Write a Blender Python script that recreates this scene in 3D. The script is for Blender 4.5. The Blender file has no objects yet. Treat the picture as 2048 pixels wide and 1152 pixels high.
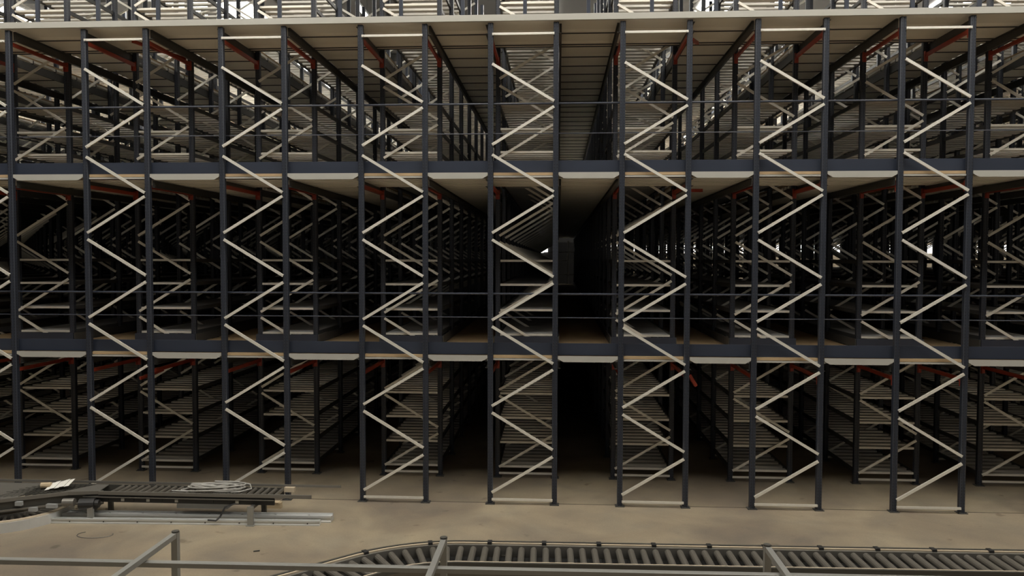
import bpy, math, random
from mathutils import Vector, Matrix
random.seed(7)
SC = bpy.context.scene
COL = SC.collection

# ---------------------------------------------------------------- camera
F_PX = 1571.04
CAM_R = ((0.99829, 0.05844, 0.00207), (0.00424, -0.03704, -0.9993), (-0.05833, 0.9976, -0.03722))
cam_data = bpy.data.cameras.new('camera')
cam_data.sensor_width = 36.0
cam_data.lens = F_PX / 2048 * 36.0
cam_data.clip_end = 300
cam = bpy.data.objects.new('camera', cam_data)
COL.objects.link(cam)
r_, d_, f_ = [Vector(v) for v in CAM_R]
cam.matrix_world = Matrix(((r_.x, -d_.x, -f_.x, 0), (r_.y, -d_.y, -f_.y, 0), (r_.z, -d_.z, -f_.z, 4.041), (0, 0, 0, 1)))
SC.camera = cam

# ---------------------------------------------------------------- world, exposure
SC.view_settings.view_transform = 'Standard'
SC.view_settings.look = 'None'
SC.view_settings.gamma = 1
SC.view_settings.use_curve_mapping = False
SC.view_settings.exposure = 0.0
world = bpy.data.worlds.new('world')
world.use_nodes = True
world.node_tree.nodes['Background'].inputs[0].default_value = (0.5, 0.55, 0.6, 1)
world.node_tree.nodes['Background'].inputs[1].default_value = 0.02
SC.world = world
SKY_FRONT = 11.5        # daylight in the glass of the front hall's roof lights
SKY_RACK = 24.0         # the same over the racks
WIN_FAR = 3.0          # the far windows

# ---------------------------------------------------------------- materials
def mat(name, col, rough=0.5, metal=0.0, bump=0.0, var=0.0, scale=8.0, emit=0.0):
    m = bpy.data.materials.new(name); m.use_nodes = True
    nt = m.node_tree; b = nt.nodes['Principled BSDF']
    b.inputs['Base Color'].default_value = (*col, 1)
    b.inputs['Roughness'].default_value = rough
    b.inputs['Metallic'].default_value = metal
    if var or bump:
        tc = nt.nodes.new('ShaderNodeTexCoord')
        n = nt.nodes.new('ShaderNodeTexNoise'); n.inputs['Scale'].default_value = scale
        n.inputs['Detail'].default_value = 4
        nt.links.new(tc.outputs['Object'], n.inputs['Vector'])
        if var:
            r = nt.nodes.new('ShaderNodeMapRange')
            r.inputs[3].default_value = 1 - var; r.inputs[4].default_value = 1 + var
            nt.links.new(n.outputs['Fac'], r.inputs[0])
            mx = nt.nodes.new('ShaderNodeMix'); mx.data_type = 'RGBA'; mx.blend_type = 'MULTIPLY'
            mx.inputs[0].default_value = 1; mx.inputs[6].default_value = (*col, 1)
            nt.links.new(r.outputs[0], mx.inputs[7]); nt.links.new(mx.outputs[2], b.inputs['Base Color'])
        if bump:
            bp = nt.nodes.new('ShaderNodeBump'); bp.inputs['Strength'].default_value = bump
            nt.links.new(n.outputs['Fac'], bp.inputs['Height']); nt.links.new(bp.outputs[0], b.inputs['Normal'])
    if emit:
        b.inputs['Emission Color'].default_value = (*col, 1)
        b.inputs['Emission Strength'].default_value = emit
    return m

def mat_post():
    # navy paint with a row of punched slots up every face
    m = mat('navy_upright', (0.027, 0.032, 0.045), 0.42)
    nt = m.node_tree; b = nt.nodes['Principled BSDF']
    tc = nt.nodes.new('ShaderNodeTexCoord'); sp = nt.nodes.new('ShaderNodeSeparateXYZ')
    nt.links.new(tc.outputs['Object'], sp.inputs[0])
    def mth(op, a, bb=None):
        n = nt.nodes.new('ShaderNodeMath'); n.operation = op
        for i, v in enumerate((a, bb)):
            if v is None: continue
            if isinstance(v, (int, float)): n.inputs[i].default_value = v
            else: nt.links.new(v, n.inputs[i])
        return n.outputs[0]
    z = mth('FRACT', mth('DIVIDE', sp.outputs[2], 0.05))
    zin = mth('LESS_THAN', z, 0.45)
    xin = mth('LESS_THAN', mth('ABSOLUTE', mth('SUBTRACT', mth('ABSOLUTE', sp.outputs[0]), 0.024)), 0.0055)
    ge = nt.nodes.new('ShaderNodeNewGeometry')
    yin = mth('LESS_THAN', mth('ABSOLUTE', sp.outputs[1]), 0.009)
    hole = mth('MULTIPLY', zin, mth('MAXIMUM', xin, yin))
    mx = nt.nodes.new('ShaderNodeMix'); mx.data_type = 'RGBA'
    mx.inputs[6].default_value = (0.027, 0.032, 0.045, 1); mx.inputs[7].default_value = (0.006, 0.006, 0.008, 1)
    nt.links.new(hole, mx.inputs[0]); nt.links.new(mx.outputs[2], b.inputs['Base Color'])
    return m

def mat_concrete():
    m = mat('concrete', (0.3, 0.235, 0.165), 0.62)
    nt = m.node_tree; b = nt.nodes['Principled BSDF']
    tc = nt.nodes.new('ShaderNodeTexCoord')
    def noise(s, det=5, dist=0.0):
        n = nt.nodes.new('ShaderNodeTexNoise'); n.inputs['Scale'].default_value = s
        n.inputs['Detail'].default_value = det; n.inputs['Distortion'].default_value = dist
        nt.links.new(tc.outputs['Object'], n.inputs['Vector']); return n.outputs['Fac']
    def ramp(inp, stops):
        r = nt.nodes.new('ShaderNodeValToRGB'); nt.links.new(inp, r.inputs[0])
        e = r.color_ramp.elements
        e[0].position, e[0].color = stops[0][0], (*stops[0][1], 1)
        e[1].position, e[1].color = stops[1][0], (*stops[1][1], 1)
        for p, c in stops[2:]:
            n = e.new(p); n.color = (*c, 1)
        return r.outputs[0]
    base = ramp(noise(0.55, 6, 0.6), [(0.36, (0.2, 0.165, 0.125)), (0.64, (0.33, 0.28, 0.2)), (0.5, (0.265, 0.22, 0.16))])
    blot = ramp(noise(1.7, 3, 0.3), [(0.3, (0.86, 0.87, 0.9)), (0.6, (1.05, 1.03, 1.0))])
    dark = ramp(noise(3.1, 2, 0.0), [(0.25, (0.62, 0.6, 0.58)), (0.33, (1, 1, 1))])
    fine = ramp(noise(40, 3), [(0.3, (0.93, 0.93, 0.93)), (0.7, (1.05, 1.05, 1.05))])
    out = base
    for t in (blot, dark, fine):
        mx = nt.nodes.new('ShaderNodeMix'); mx.data_type = 'RGBA'; mx.blend_type = 'MULTIPLY'
        mx.inputs[0].default_value = 1
        nt.links.new(out, mx.inputs[6]); nt.links.new(t, mx.inputs[7]); out = mx.outputs[2]
    nt.links.new(out, b.inputs['Base Color'])
    return m

M = dict(
    post=mat_post(),
    navy=mat('navy_paint', (0.026, 0.033, 0.052), 0.4, var=0.15, scale=3),
    galv=mat('galvanised_steel', (0.76, 0.735, 0.66), 0.4, 0.35, var=0.1, scale=12),
    slat=mat('shelf_steel', (0.68, 0.66, 0.61), 0.42, 0.35, var=0.12, scale=5),
    sheet=mat('shelf_sheet', (0.55, 0.55, 0.55), 0.42, 0.35, var=0.12, scale=5),
    soffit=mat('deck_sheet', (0.78, 0.76, 0.69), 0.5, 0.1, var=0.08, scale=1.5),
    board=mat('chipboard', (0.42, 0.3, 0.17), 0.7, var=0.18, scale=6),
    lip=mat('white_edge', (0.44, 0.43, 0.39), 0.4, 0.1, var=0.05, scale=4),
    dark=mat('dark_beam', (0.06, 0.06, 0.058), 0.5, 0.1, var=0.1, scale=3),
    red=mat('orange_red_paint', (0.28, 0.036, 0.016), 0.45, var=0.1, scale=6),
    floor=mat_concrete(),
    joint=mat('floor_joint', (0.07, 0.055, 0.04), 0.9),
    wall=mat('wall_panel', (0.22, 0.22, 0.21), 0.7, var=0.05, scale=1),
    wall_tan=mat('tan_wall_panel', (0.42, 0.36, 0.27), 0.7, var=0.05, scale=1),
    roof=mat('roof_sheet', (0.08, 0.08, 0.08), 0.7, var=0.05, scale=1),
    alu=mat('aluminium', (0.33, 0.33, 0.31), 0.4, 0.5, var=0.06, scale=9),
    alud=mat('dull_metal', (0.2, 0.19, 0.17), 0.45, 0.4, var=0.1, scale=9),
    roller=mat('roller_steel', (0.2, 0.185, 0.16), 0.35, 0.5, var=0.06, scale=9),
    bright=mat('bright_aluminium', (0.62, 0.63, 0.62), 0.35, 0.4, var=0.12, scale=3),
    black=mat('black_plastic', (0.02, 0.02, 0.02), 0.5),
    rail=mat('dark_rail', (0.07, 0.068, 0.06), 0.45, 0.2),
    cream=mat('cream_strip', (0.5, 0.42, 0.31), 0.5),
    cable=mat('grey_cable', (0.42, 0.41, 0.38), 0.5),
    paper=mat('white_paper', (0.8, 0.79, 0.74), 0.7),
    wood=mat('pale_wood', (0.5, 0.4, 0.26), 0.7, var=0.1),
    grey=mat('grey_box', (0.33, 0.34, 0.34), 0.5),
)
def emitter(name, col, s):
    m = bpy.data.materials.new(name); m.use_nodes = True; nt = m.node_tree
    nt.nodes.remove(nt.nodes['Principled BSDF'])
    e = nt.nodes.new('ShaderNodeEmission'); e.inputs[0].default_value = (*col, 1); e.inputs[1].default_value = s
    nt.links.new(e.outputs[0], nt.nodes['Material Output'].inputs[0]); return m
M['sky_front'] = emitter('rooflight_glass_front', (1.0, 0.95, 0.86), SKY_FRONT)
M['sky_rack'] = emitter('rooflight_glass', (1.0, 0.96, 0.88), SKY_RACK)
M['win_front_added'] = emitter('added_front_window_glass', (1.0, 0.97, 0.9), 0.4)
M['win'] = emitter('window_glass', (1.0, 0.97, 0.92), WIN_FAR)
M['tube'] = emitter('light_tube', (1.0, 0.97, 0.9), 12.0)

# ---------------------------------------------------------------- mesh builder
class MB:
    def __init__(s): s.v = []; s.f = []
    def box(s, x0, x1, y0, y1, z0, z1):
        n = len(s.v)
        s.v += [(x0,y0,z0),(x1,y0,z0),(x1,y1,z0),(x0,y1,z0),(x0,y0,z1),(x1,y0,z1),(x1,y1,z1),(x0,y1,z1)]
        s.f += [(n,n+3,n+2,n+1),(n+4,n+5,n+6,n+7),(n,n+1,n+5,n+4),(n+1,n+2,n+6,n+5),(n+2,n+3,n+7,n+6),(n+3,n,n+4,n+7)]
        return s
    def prism(s, prof, a, b, u, w):
        """prof: closed 2D outline, swept from a to b; u, w are the outline's axes"""
        a, b, u, w = Vector(a), Vector(b), Vector(u), Vector(w)
        n = len(s.v); k = len(prof)
        for o in (a, b):
            s.v += [tuple(o + u*p[0] + w*p[1]) for p in prof]
        s.f += [(n+i, n+(i+1) % k, n+k+(i+1) % k, n+k+i) for i in range(k)]
        s.f += [tuple(n+i for i in reversed(range(k))), tuple(n+k+i for i in range(k))]
        return s
    def bar(s, a, b, w, h, up=(0, 0, 1)):
        a, b = Vector(a), Vector(b); d = (b-a).normalized(); up = Vector(up)
        u = d.cross(up).normalized(); v = u.cross(d)
        return s.prism([(-w/2,-h/2),(w/2,-h/2),(w/2,h/2),(-w/2,h/2)], a, b, u, v)
    def cyl(s, a, b, r, n=12):
        a, b = Vector(a), Vector(b); d = (b-a).normalized()
        up = Vector((0,0,1)) if abs(d.z) < 0.9 else Vector((1,0,0))
        u = d.cross(up).normalized(); v = u.cross(d)
        return s.prism([(r*math.cos(2*math.pi*i/n), r*math.sin(2*math.pi*i/n)) for i in range(n)], a, b, u, v)
    def tube(s, pts, r, n=6, closed=False):
        pts = [Vector(p) for p in pts]; K = len(pts); base = len(s.v)
        for i, p in enumerate(pts):
            if closed: d = pts[(i+1) % K]-pts[i-1]
            else: d = pts[min(i+1, K-1)]-pts[max(i-1, 0)]
            d.normalize(); up = Vector((0,0,1)) if abs(d.z) < 0.95 else Vector((1,0,0))
            u = d.cross(up).normalized(); v = u.cross(d)
            s.v += [tuple(p+u*r*math.cos(2*math.pi*j/n)+v*r*math.sin(2*math.pi*j/n)) for j in range(n)]
        for i in range(K if closed else K-1):
            a = base+i*n; b = base+((i+1) % K)*n
            s.f += [(a+j, b+j, b+(j+1) % n, a+(j+1) % n) for j in range(n)]
        return s
    def mesh(s, name, m):
        me = bpy.data.meshes.new(name); me.from_pydata(s.v, [], s.f); me.materials.append(m); me.update()
        return me
    def obj(s, name, m, parent=None, loc=(0,0,0)):
        return put(name, s.mesh(name, m), parent, loc)
def put(name, me, parent=None, loc=(0,0,0)):
    o = bpy.data.objects.new(name, me); COL.objects.link(o); o.location = loc
    if parent: o.parent = parent
    return o
def tag(o, label=None, cat=None, group=None, kind=None):
    if label: o['label'] = label
    if cat: o['category'] = cat
    if group: o['group'] = group
    if kind: o['kind'] = kind
    return o
def empty(name, loc=(0,0,0)):
    o = bpy.data.objects.new(name, None); COL.objects.link(o); o.location = loc; o.empty_display_size = 0.2
    return o
ORD = ['first','second','third','fourth','fifth','sixth','seventh','eighth','ninth','tenth','eleventh','twelfth','thirteenth','fourteenth','fifteenth','sixteenth','seventeenth','eighteenth','nineteenth','twentieth','twenty-first','twenty-second','twenty-third','twenty-fourth','twenty-fifth']

# ---------------------------------------------------------------- the layout of the store
Y0, BAY, ROWS = 12.8, 1.6, 23
HW = 0.529                                            # half the depth of a rack
CEN = {-1: -9.742, 0: -7.373, 1: -5.036, 2: -2.703, 3: -0.5725, 4: 1.5525, 5: 3.68, 6: 5.914, 7: 8.07}
for k in range(2, 16): CEN[-k] = CEN[-k+1]-2.33
for k in range(8, 19): CEN[k] = CEN[k-1]+2.2
RUNS = sorted(CEN)
def side(k):                                          # how a run is told: counted from the dark central aisle (between runs 3 and 4)
    return (ORD[3-k]+' run left' if k <= 3 else ORD[k-4]+' run right')+' of central aisle'
def seen(x, y, pad=0.8): return -0.745*y-pad < x < 0.575*y+pad
L1, L2, L3 = 2.46, 5.44, 7.95                         # the three raised decks
FLOOR_TOPS = (L1, L2, L3)

# ---------------------------------------------------------------- the building
b = MB().box(-60, 50, -14, 62, -0.3, 0); tag(b.obj('floor', M['floor']), kind='structure')
def struct(name, mb, m): return tag(mb.obj(name, m), kind='structure')
j = MB(); j.box(-60, 50, 12.83, 12.85, 0.0, 0.002)
struct('trim_1', j, M['joint'])
ceil = MB(); ceil.box(-60, 50, -14, 62, 12.62, 12.8); struct('ceiling', ceil, M['roof'])
struct('wall_back', MB().box(3.0, 50, 60, 60.2, 0, 5.3), M['wall_tan'])
struct('wall_back', MB().box(-60, 3.0, 60, 60.2, 0, 5.3), M['black'])
struct('wall_back', MB().box(-60, 50, 60, 60.2, 5.3, 12.6), M['roof'])
struct('wall_front', MB().box(-60, 50, -14.2, -14, 0, 12.6), M['wall'])
struct('wall_left', MB().box(-60.2, -60, -14, 60, 0, 12.6), M['wall'])
struct('wall_right', MB().box(50, 50.2, -14, 60, 0, 12.6), M['wall'])
t2 = MB()
for y in range(13, 60, 4): t2.bar((-58, y, 12.45), (48, y, 12.45), 0.18, 0.3)
struct('trim_2', t2, M['dark'])
wn = 0
def window(mb, m):
    global wn
    wn += 1
    return struct('window_%d' % wn, mb, m)
for x in (-13, -7.5, -2, 3.5, 9, 14.5):
    window(MB().box(x-0.9, x+0.9, 3.5, 11.8, 12.58, 12.61), M['sky_front'])
for x, y0, y1 in ((-11.9, 21.5, 31), (-20, 22, 40), (-0.6, 19, 36), (6.2, 25.0, 38), (14, 25, 40), (-11.9, 33, 42)):
    w = MB()
    y = y0
    while y < y1:
        h = 0.5 if x == -0.6 else 1.5
        w.box(x-h, x-0.03, y, min(y+1.7, y1), 12.58, 12.61); w.box(x+0.03, x+h, y, min(y+1.7, y1), 12.58, 12.61); y += 1.8
    window(w, M['sky_rack'])
for x in range(-21, 22, 6):                          # unseen glazed band added behind the camera to light soffits and braces
    window(MB().box(x-2.6, x+2.6, -13.98, -13.92, 5.2, 9.0), M['win_front_added'])
for x in range(9, 46, 6):                            # unseen rooflights added behind the racks to light the back wall
    window(MB().box(x-1.5, x+1.5, 53, 57, 12.56, 12.6), M['sky_front'])
for x in [-8.6, -4.4, -1.2] + [3.75+0.95*i for i in range(35)]:
    w = MB(); 
    for q in (0, 1): w.box(x-0.42+q*0.44, x-0.02+q*0.44, 59.92, 59.98, 4.5, 5.12)
    window(w, M['win'])

# ---------------------------------------------------------------- rack frames
POST_W, POST_D = 0.086, 0.08
def post_mesh(z0, z1):
    w, d = POST_W/2, POST_D/2
    prof = [(-w, -d+0.012), (-w+0.012, -d), (-0.014, -d), (-0.009, -d+0.008), (0.009, -d+0.008), (0.014, -d), (w-0.012, -d), (w, -d+0.012),
            (w, d), (w-0.02, d), (w-0.02, d-0.02), (-w+0.02, d-0.02), (-w+0.02, d), (-w, d)]
    return MB().prism(prof, (0,0,z0), (0,0,z1), (1,0,0), (0,1,0)).mesh('upright_post', M['post'])
TOP0, TOP1 = 7.84, 11.2
post_front, post_tall = post_mesh(0.012, TOP0), post_mesh(0.012, TOP1)
foot_me = MB().box(-0.075, 0.075, -0.07, 0.06, 0, 0.012).box(-0.055, -0.035, -0.06, -0.045, 0.012, 0.03).box(0.035, 0.055, -0.06, -0.045, 0.012, 0.03).mesh('base_plate', M['dark'])
BR_Y = -0.052
def brace_profile(w=0.022): return [(-w, -0.012), (w, -0.012), (w, 0.014), (w-0.005, 0.014), (w-0.005, -0.004), (-w+0.005, -0.004), (-w+0.005, 0.014), (-w, 0.014)]
def brace_mb(za, zb, xe=HW-0.03, mb=None):
    a, c = Vector((-xe, BR_Y, za)), Vector((xe, BR_Y, zb)); d = (c-a).normalized()
    mb = mb or MB()
    mb.prism(brace_profile(0.022 if abs(za-zb) > 0.01 else 0.018), a, c, Vector((0,1,0)).cross(d).normalized(), (0,1,0))
    for p, s in ((a, 1), (c, -1)):
        q = p+d*0.03*s; mb.cyl(q+Vector((0,-0.02,0)), q+Vector((0,-0.011,0)), 0.011, 6)
    return mb
# heights of the bracing nodes, measured on the photographed frames
UP = [(0.20, 0.81), (1.63, 2.235), (3.04, 3.65), (4.46, 5.06), (5.885, 6.475), (7.305, 7.9), (8.72, 9.32), (10.13, 10.73)]
DN = [(1.515, 0.92), (2.925, 2.335), (4.345, 3.75), (5.75, 5.125), (7.19, 6.58), (8.6, 8.0), (10.02, 9.42)]
up_me = brace_mb(0, 0.605).mesh('brace', M['galv']); dn_me = brace_mb(0.6, 0).mesh('brace', M['galv'])
st_me = brace_mb(0, 0).mesh('strut', M['galv'])
def frame_nodes(top):
    out = [('strut', st_me, 0.085)]
    if top < 8: out.append(('strut', st_me, 7.655))
    for a, c in UP:
        if c < top and not (top < 8 and a > 7.2): out.append(('brace', up_me, a))
    for a, c in DN:
        if a < top: out.append(('brace', dn_me, c))
    return out
def frame(name, cx, y, top, label, group):
    t = tag(empty(name, (cx, y, 0)), label, 'rack upright', group)
    pm = post_front if top < 8 else post_tall
    for s in (-1, 1):
        put('upright_post', pm, t, (s*HW, 0, 0)); put('base_plate', foot_me, t, (s*HW, 0, 0))
    for n, me, z in frame_nodes(top): put(n, me, t, (0, 0, z))
    return t
def simple_frame_mesh():
    """the far frames: posts and braces in one mesh (posts) with a second slot for the pale braces"""
    a = MB()
    for s in (-1, 1): a.box(s*HW-0.043, s*HW+0.043, -0.04, 0.04, 0, TOP1)
    nf = len(a.f)
    for z0, z1 in UP: a.bar((-HW+.03, BR_Y, z0), (HW-.03, BR_Y, z1), 0.02, 0.05)
    for z0, z1 in DN: a.bar((-HW+.03, BR_Y, z0), (HW-.03, BR_Y, z1), 0.02, 0.05)
    return a, nf
sf, sf_n = simple_frame_mesh()
def two_slot(name, mb, nf_list):
    me = bpy.data.meshes.new(name); me.from_pydata(mb.v, [], mb.f)
    me.materials.append(M['post']); me.materials.append(M['galv'])
    for p, i in zip(me.polygons, nf_list): p.material_index = i
    me.update(); return me
sf_me = two_slot('rack_frame', sf, [0]*sf_n+[1]*(len(sf.f)-sf_n))

n_frames = 0
far = MB(); far_idx = []
for r in range(0, ROWS+1):
    y = Y0+BAY*r
    for k in RUNS:
        cx = CEN[k]
        if not (seen(cx-HW, y, 0.25) or seen(cx+HW, y, 0.25)): continue
        n_frames += 1
        if r == 0:
            frame('rack_upright', cx, y, TOP0, 'front rack frame with navy posts and pale zigzag braces, '+side(k), 'front rack frames')
        elif r <= 4:
            frame('rack_upright', cx, y, TOP1, 'navy rack frame in the %s row back, %s' % (ORD[r], side(k)), 'rack frames behind the front row')
        elif n_frames <= 300:
            tag(put('rack_upright', sf_me, None, (cx, y, 0)), 'navy rack frame in the %s row back, %s' % (ORD[r], side(k)), 'rack upright', 'rack frames behind the front row')
        else:
            n = len(far.v); far.v += [(v[0]+cx, v[1]+y, v[2]) for v in sf.v]
            far.f += [tuple(i+n for i in f) for f in sf.f]; far_idx += [0]*sf_n+[1]*(len(sf.f)-sf_n)
o = put('rack_upright', two_slot('far_rack_frames', far, far_idx))
tag(o, 'far dark thicket of rack frames filling the deepest rows of the store', 'rack uprights', None, 'stuff')

# ---------------------------------------------------------------- shelves
G_LV = [0.213, 0.665, 1.121, 1.571]
M_LV = [2.66, 3.114, 3.578, 4.018]
T_LV = [6.0, 6.42, 6.88]
U_LV = [8.25, 8.69, 9.13, 9.57, 10.0]
SW = HW-0.045
def slats(mb, ox=0, oy=0, oz=0):
    n = 6; p = BAY/n
    for i in range(n):
        y = oy+i*p+0.005
        mb.box(ox-SW, ox+SW, y, y+0.13, oz-0.036, oz)
    return mb
def sheet(mb, ox=0, oy=0, oz=0):
    n = 8; p = (BAY-0.02)/n                            # eight folded panels side by side
    for i in range(n):
        y = oy+0.01+i*p
        mb.box(ox-SW, ox+SW, y, y+p-0.012, oz-0.03, oz)
    return mb
def sides(mb, s, ox=0, oy=0, oz=0):
    mb.box(ox+s*(HW-0.02)-0.018, ox+s*(HW-0.02)+0.018, oy+0.045, oy+BAY-0.045, oz-0.055, oz+0.012); return mb
slat_me = slats(MB()).mesh('slats', M['slat']); sheet_me = sheet(MB()).mesh('panels', M['sheet'])
lip_me = MB().box(-SW, SW, -0.012, 0.002, -0.034, 0.004).mesh('front_lip', M['galv'])
side_me = [sides(MB(), s).mesh('side_beam', M['dark']) for s in (-1, 1)]
LEVELS = [('ground storey', G_LV, 0), ('top storey', T_LV, 0), ('uppermost storey', U_LV, 0), ('middle storey', M_LV, 1), ('top storey base', [5.5], 1)]
cand = {0: [], 1: []}
for st, lv, kind in LEVELS:
    for r in range(1, ROWS):
        y = Y0+BAY*r
        for k in RUNS:
            cx = CEN[k]
            if not (seen(cx-HW, y+BAY) or seen(cx+HW, y+BAY)): continue
            for i, z in enumerate(lv):
                if (z-4.041)/y > 0.40 or z > 9.9: continue
                if z > 9.2 and k in (-2, -1, 0, 1, 5, 6, 7): continue
                cand[kind].append((r+(2 if st == 'uppermost storey' else 1 if 'top' in st else 0)+abs(i)*0.01, k, r, st, i, z, y, cx))
for kind in (0, 1):
    cand[kind].sort()
    rest = MB(); rs = MB()
    for q, (_, k, r, st, i, z, y, cx) in enumerate(cand[kind]):
        if q < 298:
            me = slat_me if kind == 0 else sheet_me
            look = 'slatted steel shelf' if kind == 0 else 'grey sheet shelf'
            if st == 'top storey base': lab = '%s at top storey base, %s bay, %s' % (look, ORD[r-1], side(k))
            else: lab = '%s, %s, %s from bottom, %s bay, %s' % (look, st, ORD[i], ORD[r-1], side(k))
            o = tag(put('slatted_shelf' if kind == 0 else 'sheet_shelf', me, None, (cx, y, z)), lab, 'slatted shelf' if kind == 0 else 'sheet shelf', ('slatted shelves' if kind == 0 else 'sheet shelves')+' in the racks')
            for s in (0, 1): put('side_beam', side_me[s], o)
            if r == 1: put('front_lip', lip_me, o)
        else:
            (slats if kind == 0 else sheet)(rest, cx, y, z)
            sides(rs, -1, cx, y, z); sides(rs, 1, cx, y, z)
    o = rest.obj('slatted_shelf' if kind == 0 else 'sheet_shelf', M['slat'] if kind == 0 else M['sheet'])
    tag(o, ('slatted steel shelves receding in the deeper bays of every rack run' if kind == 0 else 'grey sheet shelves receding in the deeper bays of the middle storey'), 'slatted shelves' if kind == 0 else 'sheet shelves', None, 'stuff')
    c = rs.obj('side_beam', M['dark'], o); c['kind'] = 'stuff'

# plinths round the foot of the racks on the first deck
for k in RUNS:
    cx = CEN[k]; r0 = 1
    while r0 < ROWS-2 and not (seen(cx-HW, Y0+BAY*r0) or seen(cx+HW, Y0+BAY*r0)): r0 += 1
    y = Y0+BAY*r0; ye = Y0+BAY*ROWS
    t = tag(empty('rack_plinth', (cx, y, L1)), 'dark navy plinth at rack foot on first deck, '+side(k), 'plinth', 'rack plinths on the first deck')
    MB().box(-HW-0.05, HW+0.05, -0.075, -0.055, 0.012, 0.16).obj('front_board', M['navy'], t)
    for s in (-1, 1): MB().box(s*(HW+0.06)-0.01, s*(HW+0.06)+0.01, -0.05, ye-y, 0.012, 0.16).obj('side_board', M['dark'], t)

# ---------------------------------------------------------------- raised decks
XL, XR = -13.2, 10.4
def ribs(mb, x0, x1, y0, y1, zt, pitch=0.2, d=0.06):
    """trapezoidal steel sheet, ribs across the view; one closed skin of small thickness"""
    y = y0; prof = []
    while y < y1-0.02:
        p = min(pitch, y1-y)
        prof += [(y, zt-d), (y+p*0.55, zt-d), (y+p*0.65, zt-0.012), (y+p*0.95, zt-0.012)]
        y += pitch
    n = len(mb.v); k = len(prof)
    for x in (x0, x1): mb.v += [(x, a, c) for a, c in prof]
    mb.f += [(n+i, n+i+1, n+k+i+1, n+k+i) for i in range(k-1)]
    return mb
def planks(mb, x0, x1, y0, y1, zt, pitch=0.7):
    y = y0
    while y < y1-0.02:
        e = min(y+pitch, y1)
        # flat tray of the panel, dipping to a folded seam at its far edge
        mb.prism([(y, zt-0.002), (y, zt-0.045), (e-0.16, zt-0.045), (e-0.1, zt-0.065), (e-0.035, zt-0.065), (e-0.035, zt-0.002)], (x0, 0, 0), (x1, 0, 0), (0,1,0), (0,0,1))
        y += pitch
    return mb
def seams(mb, x0, x1, y0, y1, zt, pitch=0.7):  # dark joint strips; their colour paints the shade in the panel gaps
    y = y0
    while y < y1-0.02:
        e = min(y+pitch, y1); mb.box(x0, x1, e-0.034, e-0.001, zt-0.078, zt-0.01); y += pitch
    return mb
def soffit(x0, x1, y0, y1, parent):
    mb = planks(MB(), x0, x1, y0, y1, -0.03); n = len(mb.f)
    seams(mb, x0, x1, y0, y1, -0.03)
    me = bpy.data.meshes.new('soffit_panel'); me.from_pydata(mb.v, [], mb.f)
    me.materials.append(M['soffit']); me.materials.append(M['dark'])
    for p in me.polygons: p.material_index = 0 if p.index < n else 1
    me.update(); return put('soffit_panel', me, parent)
gaps = [(CEN[k]+HW, CEN[k+1]-HW, k) for k in RUNS[:-1]]
names = {L1: 'first raised deck', L2: 'second raised deck', L3: 'top raised deck'}
for z in FLOOR_TOPS:
    nm = names[z]
    t = tag(empty('mezzanine_deck', (0, Y0, z)), 'cross walkway of the %s behind the front rack frames' % nm, 'deck', None)
    MB().box(XL, XR, 0.06, 1.52, -0.03, 0).obj('floorboard', M['board'], t)
    if z == L3:
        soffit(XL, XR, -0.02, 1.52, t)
    else: ribs(MB(), XL, XR, 0.07, 1.52, -0.03).obj('soffit_sheet', M['soffit'], t)
    if z == L3:
        MB().prism([(-0.085, -0.095), (-0.045, -0.095), (-0.045, -0.088), (-0.078, -0.088), (-0.078, -0.008), (0.05, -0.008), (0.05, 0.004), (-0.085, 0.004)],
                   (XL, 0, 0), (XR, 0, 0), (0,1,0), (0,0,1)).obj('edge_channel', M['lip'], t)
    else:
        for x0, x1, k in gaps:
            if x1 < XL+1 or x0 > XR-1: continue
            a, c = x0+0.048, x1-0.048
            MB().prism([(a, 0), (a, -0.05), (a+0.09, -0.1), (c-0.09, -0.1), (c, -0.05), (c, 0)], (0, -0.03, 0), (0, -0.022, 0), (1,0,0), (0,0,1)).obj('aisle_edge_lip', M['lip'], t)
        for k in RUNS:
            a, c = CEN[k]-HW+0.048, CEN[k]+HW-0.048
            if a < XL or c > XR: continue
            MB().box(a, c, 0.0, 0.055, -0.045, 0.0).obj('board_edge', M['board'], t)
            MB().box(a, c, -0.01, 0.05, -0.08, -0.052).obj('edge_angle', M['lip'], t)
        # kick plate along the deck's front, one length per gap and per frame
        for (x0, x1) in [(g[0], g[1]) for g in gaps if XL+1 < g[1] and g[0] < XR-1]+[(CEN[k]-HW, CEN[k]+HW) for k in RUNS if XL < CEN[k]-HW and CEN[k]+HW < XR]:
            MB().prism([(0, 0.005), (0.045, 0.005), (0.045, 0.012), (0.008, 0.012), (0.008, 0.19), (0.045, 0.19), (0.045, 0.198), (0, 0.198)],
                       (x0+0.003, 0.048, 0), (x1-0.003, 0.048, 0), (0,1,0), (0,0,1)).obj('kick_plate', M['navy'], t)
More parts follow.
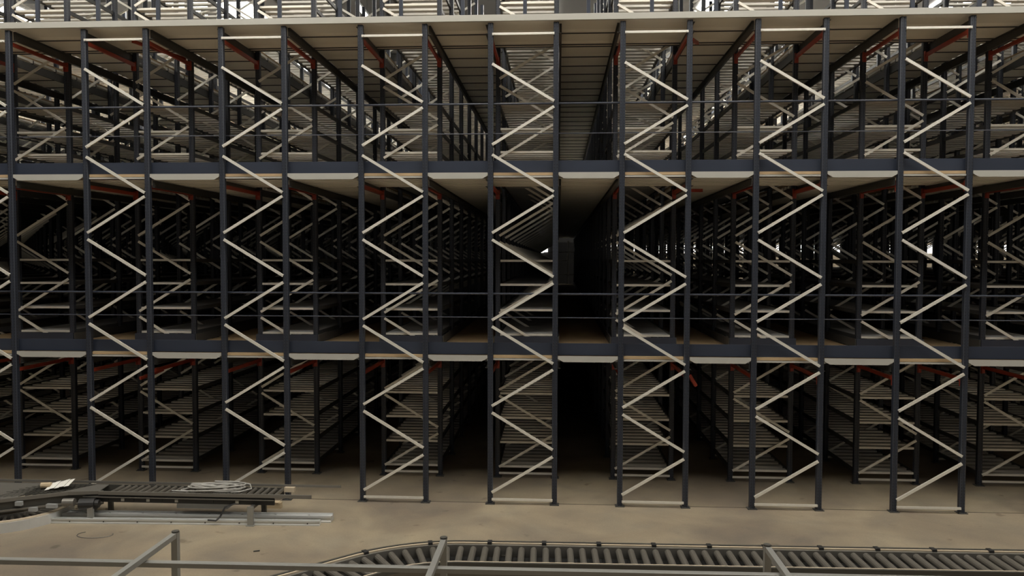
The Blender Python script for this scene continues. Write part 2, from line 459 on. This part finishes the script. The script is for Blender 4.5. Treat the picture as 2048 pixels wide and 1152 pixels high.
# aisle decks: one per aisle and storey
for z in FLOOR_TOPS:
    for x0, x1, k in gaps:
        r0 = 1
        while r0 < ROWS-2 and not (seen(x0, Y0+BAY*(r0+1)) or seen(x1, Y0+BAY*(r0+1))): r0 += 1
        y = Y0+BAY*r0-0.05; ye = Y0+BAY*ROWS
        a, c = x0+0.05, x1-0.05
        if k == 3: w = 'in the dark central aisle'
        elif k < 3: w = 'in the %s aisle left of the central aisle' % ORD[2-k]
        else: w = 'in the %s aisle right of the central aisle' % ORD[k-4]
        t = tag(empty('aisle_deck', ((a+c)/2, y, z)), 'walkway at %s level %s' % (names[z].replace(' raised', ''), w), 'walkway', 'walkway decks between the racks')
        h = (c-a)/2
        MB().box(-h, h, 0, ye-y, -0.03, 0).obj('floorboard', M['board'], t)
        if z == L3:
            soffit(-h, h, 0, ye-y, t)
        else: ribs(MB(), -h, h, 0, ye-y, -0.03).obj('soffit_sheet', M['soffit'], t)
# beams that carry the decks, one along each side of every run
for z in FLOOR_TOPS:
    for k in RUNS:
        for s in (-1, 1):
            x = CEN[k]+s*(HW+0.068)
            r0 = 0
            while r0 < ROWS-2 and not seen(x, Y0+BAY*(r0+1)): r0 += 1
            y = Y0+BAY*r0+0.05; ye = Y0+BAY*ROWS
            h = 0.15 if z == L3 else 0.12; zt = z-(0.115 if z == L3 else 0.1)
            mb = MB().prism([(0, 0), (0, -h), (s*0.04, -h), (s*0.04, -h+0.008), (s*0.008, -h+0.008), (s*0.008, -0.008), (s*0.04, -0.008), (s*0.04, 0)],
                            (0, 0, 0), (0, ye-y, 0), (1,0,0), (0,0,1))
            o = mb.obj('deck_beam', M['dark'], None, (x-s*0.02, y, zt))
            tag(o, 'dark steel beam under the %s, %s side of %s' % (names[z].replace(' raised', ''), 'left' if s < 0 else 'right', side(k)), 'beam', 'beams under the decks')

# hand rails across the front
for z, za, zb, nm in ((L2, 6.565, 6.081, 'top storey'), (L1, 3.464, 3.075, 'middle storey')):
    t = tag(empty('guard_rail', (0, Y0+0.09, z)), 'thin navy guard rail of two bars across the front of the '+nm, 'guard rail')
    MB().cyl((XL, 0, za-z), (XR, 0, za-z), 0.017, 10).obj('top_bar', M['navy'], t)
    MB().cyl((XL, 0, zb-z), (XR, 0, zb-z), 0.009, 8).obj('lower_bar', M['navy'], t)
t = tag(empty('guard_rail', (0, Y0-0.03, L3)), 'grey railing standing along the edge of the top deck', 'guard rail')
for i, x in enumerate([-9.7, -8.674, -7.632, -6.609, -5.578, -4.565, -3.56, -2.558, -1.55, -0.546, 0.47, 1.475, 2.48, 3.485, 4.503, 5.51, 6.52, 7.5]):
    MB().box(x-0.03, x+0.03, -0.02, 0.02, 0.004, 1.1).obj('rail_post', M['dark'] if i % 2 == 0 and 0 else M['navy'], t)
MB().cyl((XL, 0, 1.1), (XR, 0, 1.1), 0.02, 8).obj('top_bar', M['navy'], t)

# ---------------------------------------------------------------- orange-red tie beams between the first and second rows
for (zc, nm) in ((7.635, 'top deck'), (5.235, 'second deck'), (2.135, 'first deck')):
    for k in RUNS:
        for s in (-1, 1):
            x = CEN[k]+s*HW
            if x < -10.4 or x > 7.9: continue
            t = tag(empty('tie_beam', (x, Y0, zc)), 'red tie beam under %s, %s post of %s' % (nm, 'left' if s < 0 else 'right', side(k)), 'beam', 'orange-red tie beams')
            MB().prism([(-0.02, -0.03), (0.02, -0.03), (0.02, 0.03), (-0.02, 0.03)], (0, 0.05, 0), (0, BAY-0.05, 0), (1,0,0), (0,0,1)).obj('bar', M['red'], t)
            for y in (0.042, BAY-0.052):
                MB().box(-0.035, 0.035, y, y+0.01, -0.11, 0.06).box(-0.035, -0.027, y-0.045 if y > 1 else y, y if y > 1 else y+0.05, -0.11, 0.06).obj('end_plate', M['red'], t)
for a, c, lab in (((-7.29, 13.2, 7.75), (-6.9, 14.3, 7.72), 'orange-red bar slanting under the top deck at the left'),
                  ((-7.14, 13.0, 1.98), (-6.97, 13.45, 2.07), 'orange-red bar hanging loose under the first deck at the left'),
                  ((2.16, 13.0, 2.14), (2.28, 13.05, 1.95), 'short orange-red offcut hanging beside a front post right of centre'),
                  ((2.17, 13.1, 7.62), (2.36, 13.7, 7.72), 'short orange-red bar slanting under the top deck right of centre'),
                  ((2.13, 13.0, 5.16), (2.36, 13.15, 5.17), 'short orange-red bar under the second deck right of centre')):
    tag(MB().bar(a, c, 0.045, 0.05).obj('loose_bar', M['red']), lab, 'bar')

# a strip light high over the racks
t = tag(empty('strip_light', (-5.91, 23.7, 11.5)), 'glowing strip light hanging under the dark roof left of centre', 'lamp')
MB().box(-0.07, 0.07, -0.65, 0.65, 0.0, 0.07).obj('lamp_housing', M['grey'], t)
MB().cyl((0, -0.6, -0.03), (0, 0.6, -0.03), 0.055, 10).obj('tube', M['tube'], t)
MB().cyl((0, -0.5, 0.07), (0, -0.5, 1.12), 0.01, 6).cyl((0, 0.5, 0.07), (0, 0.5, 1.12), 0.01, 6).obj('hanger', M['dark'], t)

# far end of the central aisle
t = tag(empty('end_barrier', (0.65, 51, 0)), 'thin grey scaffold of posts and rails at the far end of the central aisle', 'barrier')
for x, m_ in ((0.0, 'alu'), (-0.69, 'alu')): MB().box(x-0.05, x+0.05, -0.05, 0.05, 0, 5.2).obj('post', M[m_], t)
for z in (3.0, 3.9, 4.45): MB().bar((-1.6, 0, z), (1.2, 0, z+0.05), 0.05, 0.05).obj('rail', M['alud'], t)

# ---------------------------------------------------------------- conveyors in the hall
def sweep(path, off, w, z0, z1):
    """a band of width w along a ground path, pushed sideways by off"""
    mb = MB(); n = len(path)
    L = []
    for i, (x, y) in enumerate(path):
        ax, ay = path[max(i-1, 0)]; bx, by = path[min(i+1, n-1)]
        d = math.hypot(bx-ax, by-ay); nx, ny = -(by-ay)/d, (bx-ax)/d
        for o in (off-w/2, off+w/2):
            for z in (z0, z1): mb.v.append((x+nx*o, y+ny*o, z))
    for i in range(n-1):
        a = 4*i; c = a+4
        mb.f += [(a, a+1, c+1, c), (a+2, c+2, c+3, a+3), (a+1, a+3, c+3, c+1), (a, c, c+2, a+2)]
    mb.f += [(0, 2, 3, 1), (4*n-4, 4*n-3, 4*n-1, 4*n-2)]
    return mb
def walk(path, step, start=0.0):
    out = []; need = start
    for (ax, ay), (bx, by) in zip(path, path[1:]):
        d = math.hypot(bx-ax, by-ay); s = need
        while s < d:
            out.append((ax+(bx-ax)*s/d, ay+(by-ay)*s/d, (bx-ax)/d, (by-ay)/d)); s += step
        need = s-d
    return out
# right conveyor: straight, then bending away to the lower left
path = [(7.6, 8.68), (-1.0, 8.53)]
cx_, cy_, R_ = -1.0, 7.03, 1.5
for i in range(1, 10):
    a = math.radians(90+46*i/9); path.append((cx_+R_*math.cos(a), cy_+R_*math.sin(a)))
ex, ey = path[-1]; path.append((ex-2.4*math.sin(math.radians(46)), ey-2.4*math.cos(math.radians(46))))
HT = 0.78
t = tag(empty('roller_conveyor', (1.0, 8.55, 0)), 'long roller conveyor in the foreground, straight with a bend at its left end', 'conveyor')
def add(name, mb, m, label=None):
    mb.v = [(x-t.location.x, y-t.location.y, z-t.location.z) for x, y, z in mb.v]
    o = mb.obj(name, M[m], t)
    if label: o['label'] = label
    return o
for s in (1, -1):
    add('side_frame', sweep(path, -s*0.255, 0.03, HT-0.16, HT+0.01), 'alud')
    add('guide_strip', sweep(path, -s*0.285, 0.025, HT+0.0, HT+0.025), 'cream')
    add('guide_rail', sweep(path, -s*0.318, 0.03, HT-0.02, HT+0.03), 'rail')
add('bed_pan', sweep(path, 0, 0.46, HT-0.13, HT-0.12), 'black')
add('drive_band', sweep(path, 0.12, 0.05, HT-0.1, HT-0.085), 'rail')
for x, y, dx, dy in walk(path, 0.137, 0.05)[:100]:
    nx, ny = -dy, dx; r = 0.037
    add('roller', MB().cyl((x+nx*0.24, y+ny*0.24, HT-0.035), (x-nx*0.24, y-ny*0.24, HT-0.04), r, 12), 'roller')
for x, y, dx, dy in walk(path, 0.62, 0.3):
    nx, ny = dy, -dx
    add('bracket', MB().bar((x+nx*0.255, y+ny*0.255, HT+0.02), (x+nx*0.34, y+ny*0.34, HT+0.02), 0.05, 0.035), 'black')
for x, y, dx, dy in walk(path, 1.9, 0.6):
    nx, ny = dy, -dx
    lg = MB()
    for s in (-1, 1): lg.bar((x+nx*0.26*s, y+ny*0.26*s, 0.0), (x+nx*0.26*s, y+ny*0.26*s, HT-0.1), 0.06, 0.04, (1,0,0))
    lg.bar((x+nx*0.26, y+ny*0.26, 0.3), (x-nx*0.26, y-ny*0.26, 0.3), 0.04, 0.04)
    add('leg_stand', lg, 'alud')

# left conveyor, low, with a branch turning towards the lower left
t = tag(empty('roller_conveyor', (-6.2, 11.8, 0)), 'low roller conveyor with black underframe at left in front of racks', 'conveyor')
H = 0.43; YN, YF = 11.60, 12.06
add('near_side_rail', MB().box(-7.05, -3.72, YN-0.03, YN, H-0.03, H+0.02), 'alud')
add('near_side_frame', MB().box(-7.3, -4.3, YN+0.0, YN+0.035, H-0.15, H-0.03), 'black')
add('lower_flange', MB().box(-7.3, -4.3, YN-0.03, YN+0.03, H-0.075, H-0.062), 'alud')
add('far_side_rail', MB().box(-10.2, -3.4, YF, YF+0.022, H+0.0, H+0.035), 'alud')
add('far_side_frame', MB().box(-10.2, -4.3, YF-0.03, YF, H-0.14, H-0.01), 'rail')
x = -4.32; n = 0
while x > -7.0:
    add('roller', MB().cyl((x, YN+0.03, H-0.035), (x, YF-0.03, H-0.035), 0.028, 10), 'roller'); x -= 0.108
add('end_block', MB().box(-4.28, -4.12, 11.98, 12.05, H-0.06, H+0.01), 'cream')
bed = [(-7.0, 11.62), (-7.5, 11.53), (-8.1, 11.2), (-8.9, 10.75), (-9.8, 10.25)]
add('branch_side_rail', sweep(bed, 0, 0.03, H-0.03, H+0.02), 'alud')
add('branch_side_frame', sweep([(-7.02, 11.66)]+[(a+0.02, c+0.05) for a, c in bed[1:]], 0, 0.03, H-0.2, H-0.04), 'rail')
add('branch_lower_rail', sweep([(a, c-0.02) for a, c in bed], 0, 0.02, H-0.17, H-0.145), 'alud')
def plate(poly, z0, z1):
    return MB().prism(poly, (0,0,z0), (0,0,z1), (1,0,0), (0,1,0))
add('bed_plate', plate([(-7.15, YF-0.03), (-7.35, YF-0.03), (-7.75, 11.5), (-7.5, 11.56), (-7.1, 11.64)], H-0.02, H-0.01), 'alud')
add('bed_plate', plate([(-8.2, YF-0.03), (-9.0, YF-0.03), (-9.8, 10.4), (-8.95, 10.85), (-8.15, 11.28)], H-0.02, H-0.01), 'alud')
gr = MB()
for i in range(9):
    a = -7.4-i*0.09; gr.bar((a, YF-0.04, H-0.012), (a-0.42, 11.5-i*0.035, H-0.012), 0.018, 0.012)
for i in range(7):
    y = YF-0.06-i*0.075; gr.bar((-7.36-i*0.06, y, H-0.012), (-8.2-i*0.05, y, H-0.012), 0.018, 0.012)
add('chain_grid', gr, 'rail')
for i in range(8):
    a = -9.1-i*0.11
    add('roller', MB().cyl((a, YF-0.04, H-0.035), (a-0.9, YF-1.4, H-0.035), 0.028, 10), 'roller')
for x in (-4.62, -7.12):
    add('leg', MB().box(x-0.045, x+0.045, 11.46, 11.5, 0, H-0.14).box(x-0.06, x+0.06, 11.44, 11.53, 0, 0.01), 'alu', 'pale grey front leg')
    add('leg', MB().box(x-0.035, x+0.035, 12.0, 12.05, 0, H-0.14), 'rail', 'dark rear leg')
    add('cross_strut', MB().bar((x, 11.5, H-0.17), (x, 12.02, H-0.17), 0.05, 0.05), 'rail')
add('foot_beam', MB().bar((-7.12, 11.52, 0.16), (-7.12, 12.0, 0.3), 0.05, 0.05), 'rail')
add('motor', MB().cyl((-7.3, 11.5, H-0.16), (-7.08, 11.54, H-0.16), 0.085, 14).cyl((-7.08, 11.54, H-0.16), (-7.02, 11.55, H-0.16), 0.06, 14), 'black')
add('motor', MB().cyl((-7.55, 11.48, H-0.13), (-7.38, 11.5, H-0.13), 0.06, 12), 'alud')
for a, w, z in ((-8.1, 0.1, 0.33), (-7.75, 0.16, 0.24), (-8.35, 0.08, 0.36), (-7.95, 0.12, 0.22)):
    yy = 11.24+(a+8.1)*0.55-0.04
    add('control_box', MB().box(a, a+w, yy-0.03, yy+0.02, z, z+0.06), 'grey', 'small pale box')
for i, a in enumerate((-6.95, -6.7, -6.55, -6.3, -6.1, -5.85, -5.3, -4.9)):
    add('bolt_plate', MB().box(a, a+0.05, YN-0.01, YN, H-0.13, H-0.09), 'lip' if i % 2 else 'black')
add('cable_tray', MB().box(-5.85, -5.05, YN+0.05, YN+0.2, 0.19, 0.27), 'grey', 'pale grey box slung below the bed')
pts = [(-5.06+0.03*i/6, 11.56-0.01*i, 0.3-0.045*i) for i in range(6)]
add('hanging_cable', MB().tube([(-4.9, 11.6, 0.3), (-5.05, 11.56, 0.25), (-5.1, 11.5, 0.12), (-5.14, 11.44, 0.08), (-5.25, 11.4, 0.1)], 0.014), 'black')

# aluminium sections lying on the floor under it
def extrusion(name, p0, p1, w, h, label, holes):
    a, c = Vector((*p0, 0)), Vector((*p1, 0)); d = (c-a); L = d.length; d.normalize(); nrm = Vector((-d.y, d.x, 0))
    t_ = tag(empty(name, a), label, 'metal section')
    prof = [(0, 0), (w, 0), (w, h), (w*0.7, h), (w*0.66, h*0.86), (w*0.34, h*0.86), (w*0.3, h), (0, h), (0, h*0.7), (0.008, h*0.62), (0.008, h*0.3), (0, h*0.24)]
    MB().prism(prof, (0,0,0), d*L, nrm, (0,0,1)).obj('profile', M['bright'], t_)
    i = 0.3
    while i < L:
        p = d*i
        MB().cyl(p+nrm*0.004+Vector((0,0,h*0.46)), p-nrm*0.002+Vector((0,0,h*0.46)), h*0.13, 8).obj('hole', M['black'], t_) if holes else None
        MB().cyl(p+nrm*w*0.5+Vector((0,0,h*0.85)), p+nrm*w*0.5+Vector((0,0,h*0.875)), w*0.13, 8).obj('hole', M['black'], t_)
        i += 0.52
    return t_
extrusion('aluminium_section', (-7.75, 11.56), (-3.45, 11.68), 0.17, 0.1, 'wide aluminium section on the floor under the low conveyor, rear one', False)
extrusion('aluminium_section', (-7.7, 11.385), (-3.58, 11.53), 0.08, 0.075, 'narrow aluminium section on the floor in front of the wider one', True)

# curved section at the lower left
t = tag(empty('conveyor_curve', (-8.55, 11.7, 0)), 'curved metal conveyor bend lying on the floor at the lower left', 'conveyor')
arc = [(-8.55+0.92*math.cos(math.radians(a)), 11.75+0.92*math.sin(math.radians(a))) for a in range(-105, 11, 8)]
arc2 = [(-8.55+0.5*math.cos(math.radians(a)), 11.75+0.5*math.sin(math.radians(a))) for a in range(-105, 11, 8)]
add('outer_side', sweep(arc, 0, 0.03, 0.0, 0.15), 'bright'); add('outer_flange', sweep(arc, 0.04, 0.08, 0.15, 0.162), 'cream')
add('inner_side', sweep(arc2, 0, 0.03, 0.0, 0.15), 'alud'); add('bed_pan', sweep([((a+c)/2, (b_+d)/2) for (a, b_), (c, d) in zip(arc, arc2)], 0, 0.36, 0.05, 0.06), 'rail')
for i in range(0, 12):
    a = math.radians(-100+9*i)
    add('roller', MB().cyl((-8.55+0.52*math.cos(a), 11.75+0.52*math.sin(a), 0.11), (-8.55+0.9*math.cos(a), 11.75+0.9*math.sin(a), 0.11), 0.025, 10), 'roller')

# coil of cable and scrap lying on the low conveyor
mb = MB()
for i in range(11):
    rr = 0.17+0.022*i+random.uniform(-.02, .02); ox, oy = random.uniform(-.06, .06), random.uniform(-.03, .03)
    tx, ty = random.uniform(-.05, .05), random.uniform(-.05, .05); z = H-0.02+0.011*(i % 5)
    mb.tube([(ox+rr*1.22*math.cos(a), oy+rr*0.6*math.sin(a), z+0.045+tx*math.cos(a)+ty*math.sin(a)) for a in [2*math.pi*q/32 for q in range(32)]], 0.011, 6, True)
mb.tube([(-0.1, 0.17, H+0.09), (0.25, 0.19, H+0.08), (0.48, 0.14, H+0.06), (0.56, 0.0, H+0.03), (0.42, -0.14, H+0.02), (0.3, -0.17, H+0.02)], 0.011, 6)
mb.tube([(0.1, -0.17, H+0.03), (-0.3, -0.2, H+0.03), (-0.62, -0.18, H+0.03)], 0.011, 6)
tag(mb.obj('cable_coil', M['cable'], None, (-5.3, 11.83, 0)), 'coil of pale grey cable lying on the low roller conveyor', 'cable')
mb = MB()
for i in range(5):
    x0 = -0.17+i*0.07; z0 = 0.0+0.012*i+(0.008 if i % 2 else 0)
    n = len(mb.v)
    for dz in (0, 0.003):
        mb.v += [(x0, -0.09+i*0.012, z0+dz), (x0+0.07, -0.09+(i+1)*0.012, z0+0.012+dz), (x0+0.07, 0.09+(i+1)*0.012, z0+0.075+dz), (x0, 0.09+i*0.012, z0+0.06+dz)]
    mb.f += [(n, n+1, n+2, n+3), (n+7, n+6, n+5, n+4), (n, n+4, n+5, n+1), (n+1, n+5, n+6, n+2), (n+2, n+6, n+7, n+3), (n+3, n+7, n+4, n)]
tag(mb.obj('paper_sheet', M['paper'], None, (-7.78, 11.72, H)), 'crumpled white sheet of paper lying on the conveyor bed at left', 'paper')
tag(MB().cyl((-0.08, 0, 0.05), (0.06, 0.03, 0.05), 0.045, 10).obj('tape_roll', M['wood'], None, (-7.98, 11.72, H)), 'small brownish roll lying beside the white paper on the conveyor', 'roll')
tag(MB().box(-0.16, 0.16, -0.05, 0.05, 0, 0.09).box(-0.13, 0.13, -0.06, 0.06, 0.09, 0.1).obj('wood_block', M['wood'], None, (-4.62, 12.35, 0)), 'pale wooden block on the floor beside the low conveyor end', 'block')
tag(MB().tube([(-0.28+0.26*math.cos(a)+0.1, 0.09*math.sin(a)*1.6, 0.006) for a in [math.radians(q) for q in range(140, 400, 14)]], 0.006, 5).obj('wire_loop', M['alud'], None, (-6.55, 10.95, 0)), 'thin loop of wire lying on the concrete floor at left', 'wire')
tag(MB().bar((-0.04, 0, 0.008), (0.04, 0.02, 0.012), 0.02, 0.012).obj('wood_chip', M['dark'], None, (-4.13, 10.45, 0)), 'tiny dark scrap on the bare floor left of centre', 'scrap')

# light metal frame nearest the camera
t = tag(empty('metal_barrier', (0, 5.9, 0)), 'grey metal frame of one long rail, posts and bars nearest the camera', 'barrier')
MB().prism([(-0.025, -0.02), (0.025, -0.02), (0.025, 0.014), (0.019, 0.02), (-0.019, 0.02), (-0.025, 0.014)], (-6.5, -0.25, 1.73), (5.5, -0.1, 1.73), (0,1,0), (0,0,1)).obj('long_rail', M['alu'], t)
for x in (-3.115, -0.905, 1.645):
    MB().box(x-0.025, x+0.025, 0.25, 0.3, 0.012, 1.8).obj('post', M['alu'], t)
    MB().box(x-0.07, x+0.07, 0.21, 0.34, 0, 0.012).obj('base_plate', M['alu'], t)
    MB().box(x-0.022, x+0.022, -1.9, 0.3, 1.76, 1.8).obj('cross_bar', M['alu'], t)
    MB().cyl((x, 0.275, 1.8), (x, 0.275, 1.812), 0.03, 10).obj('end_cap', M['rail'], t)
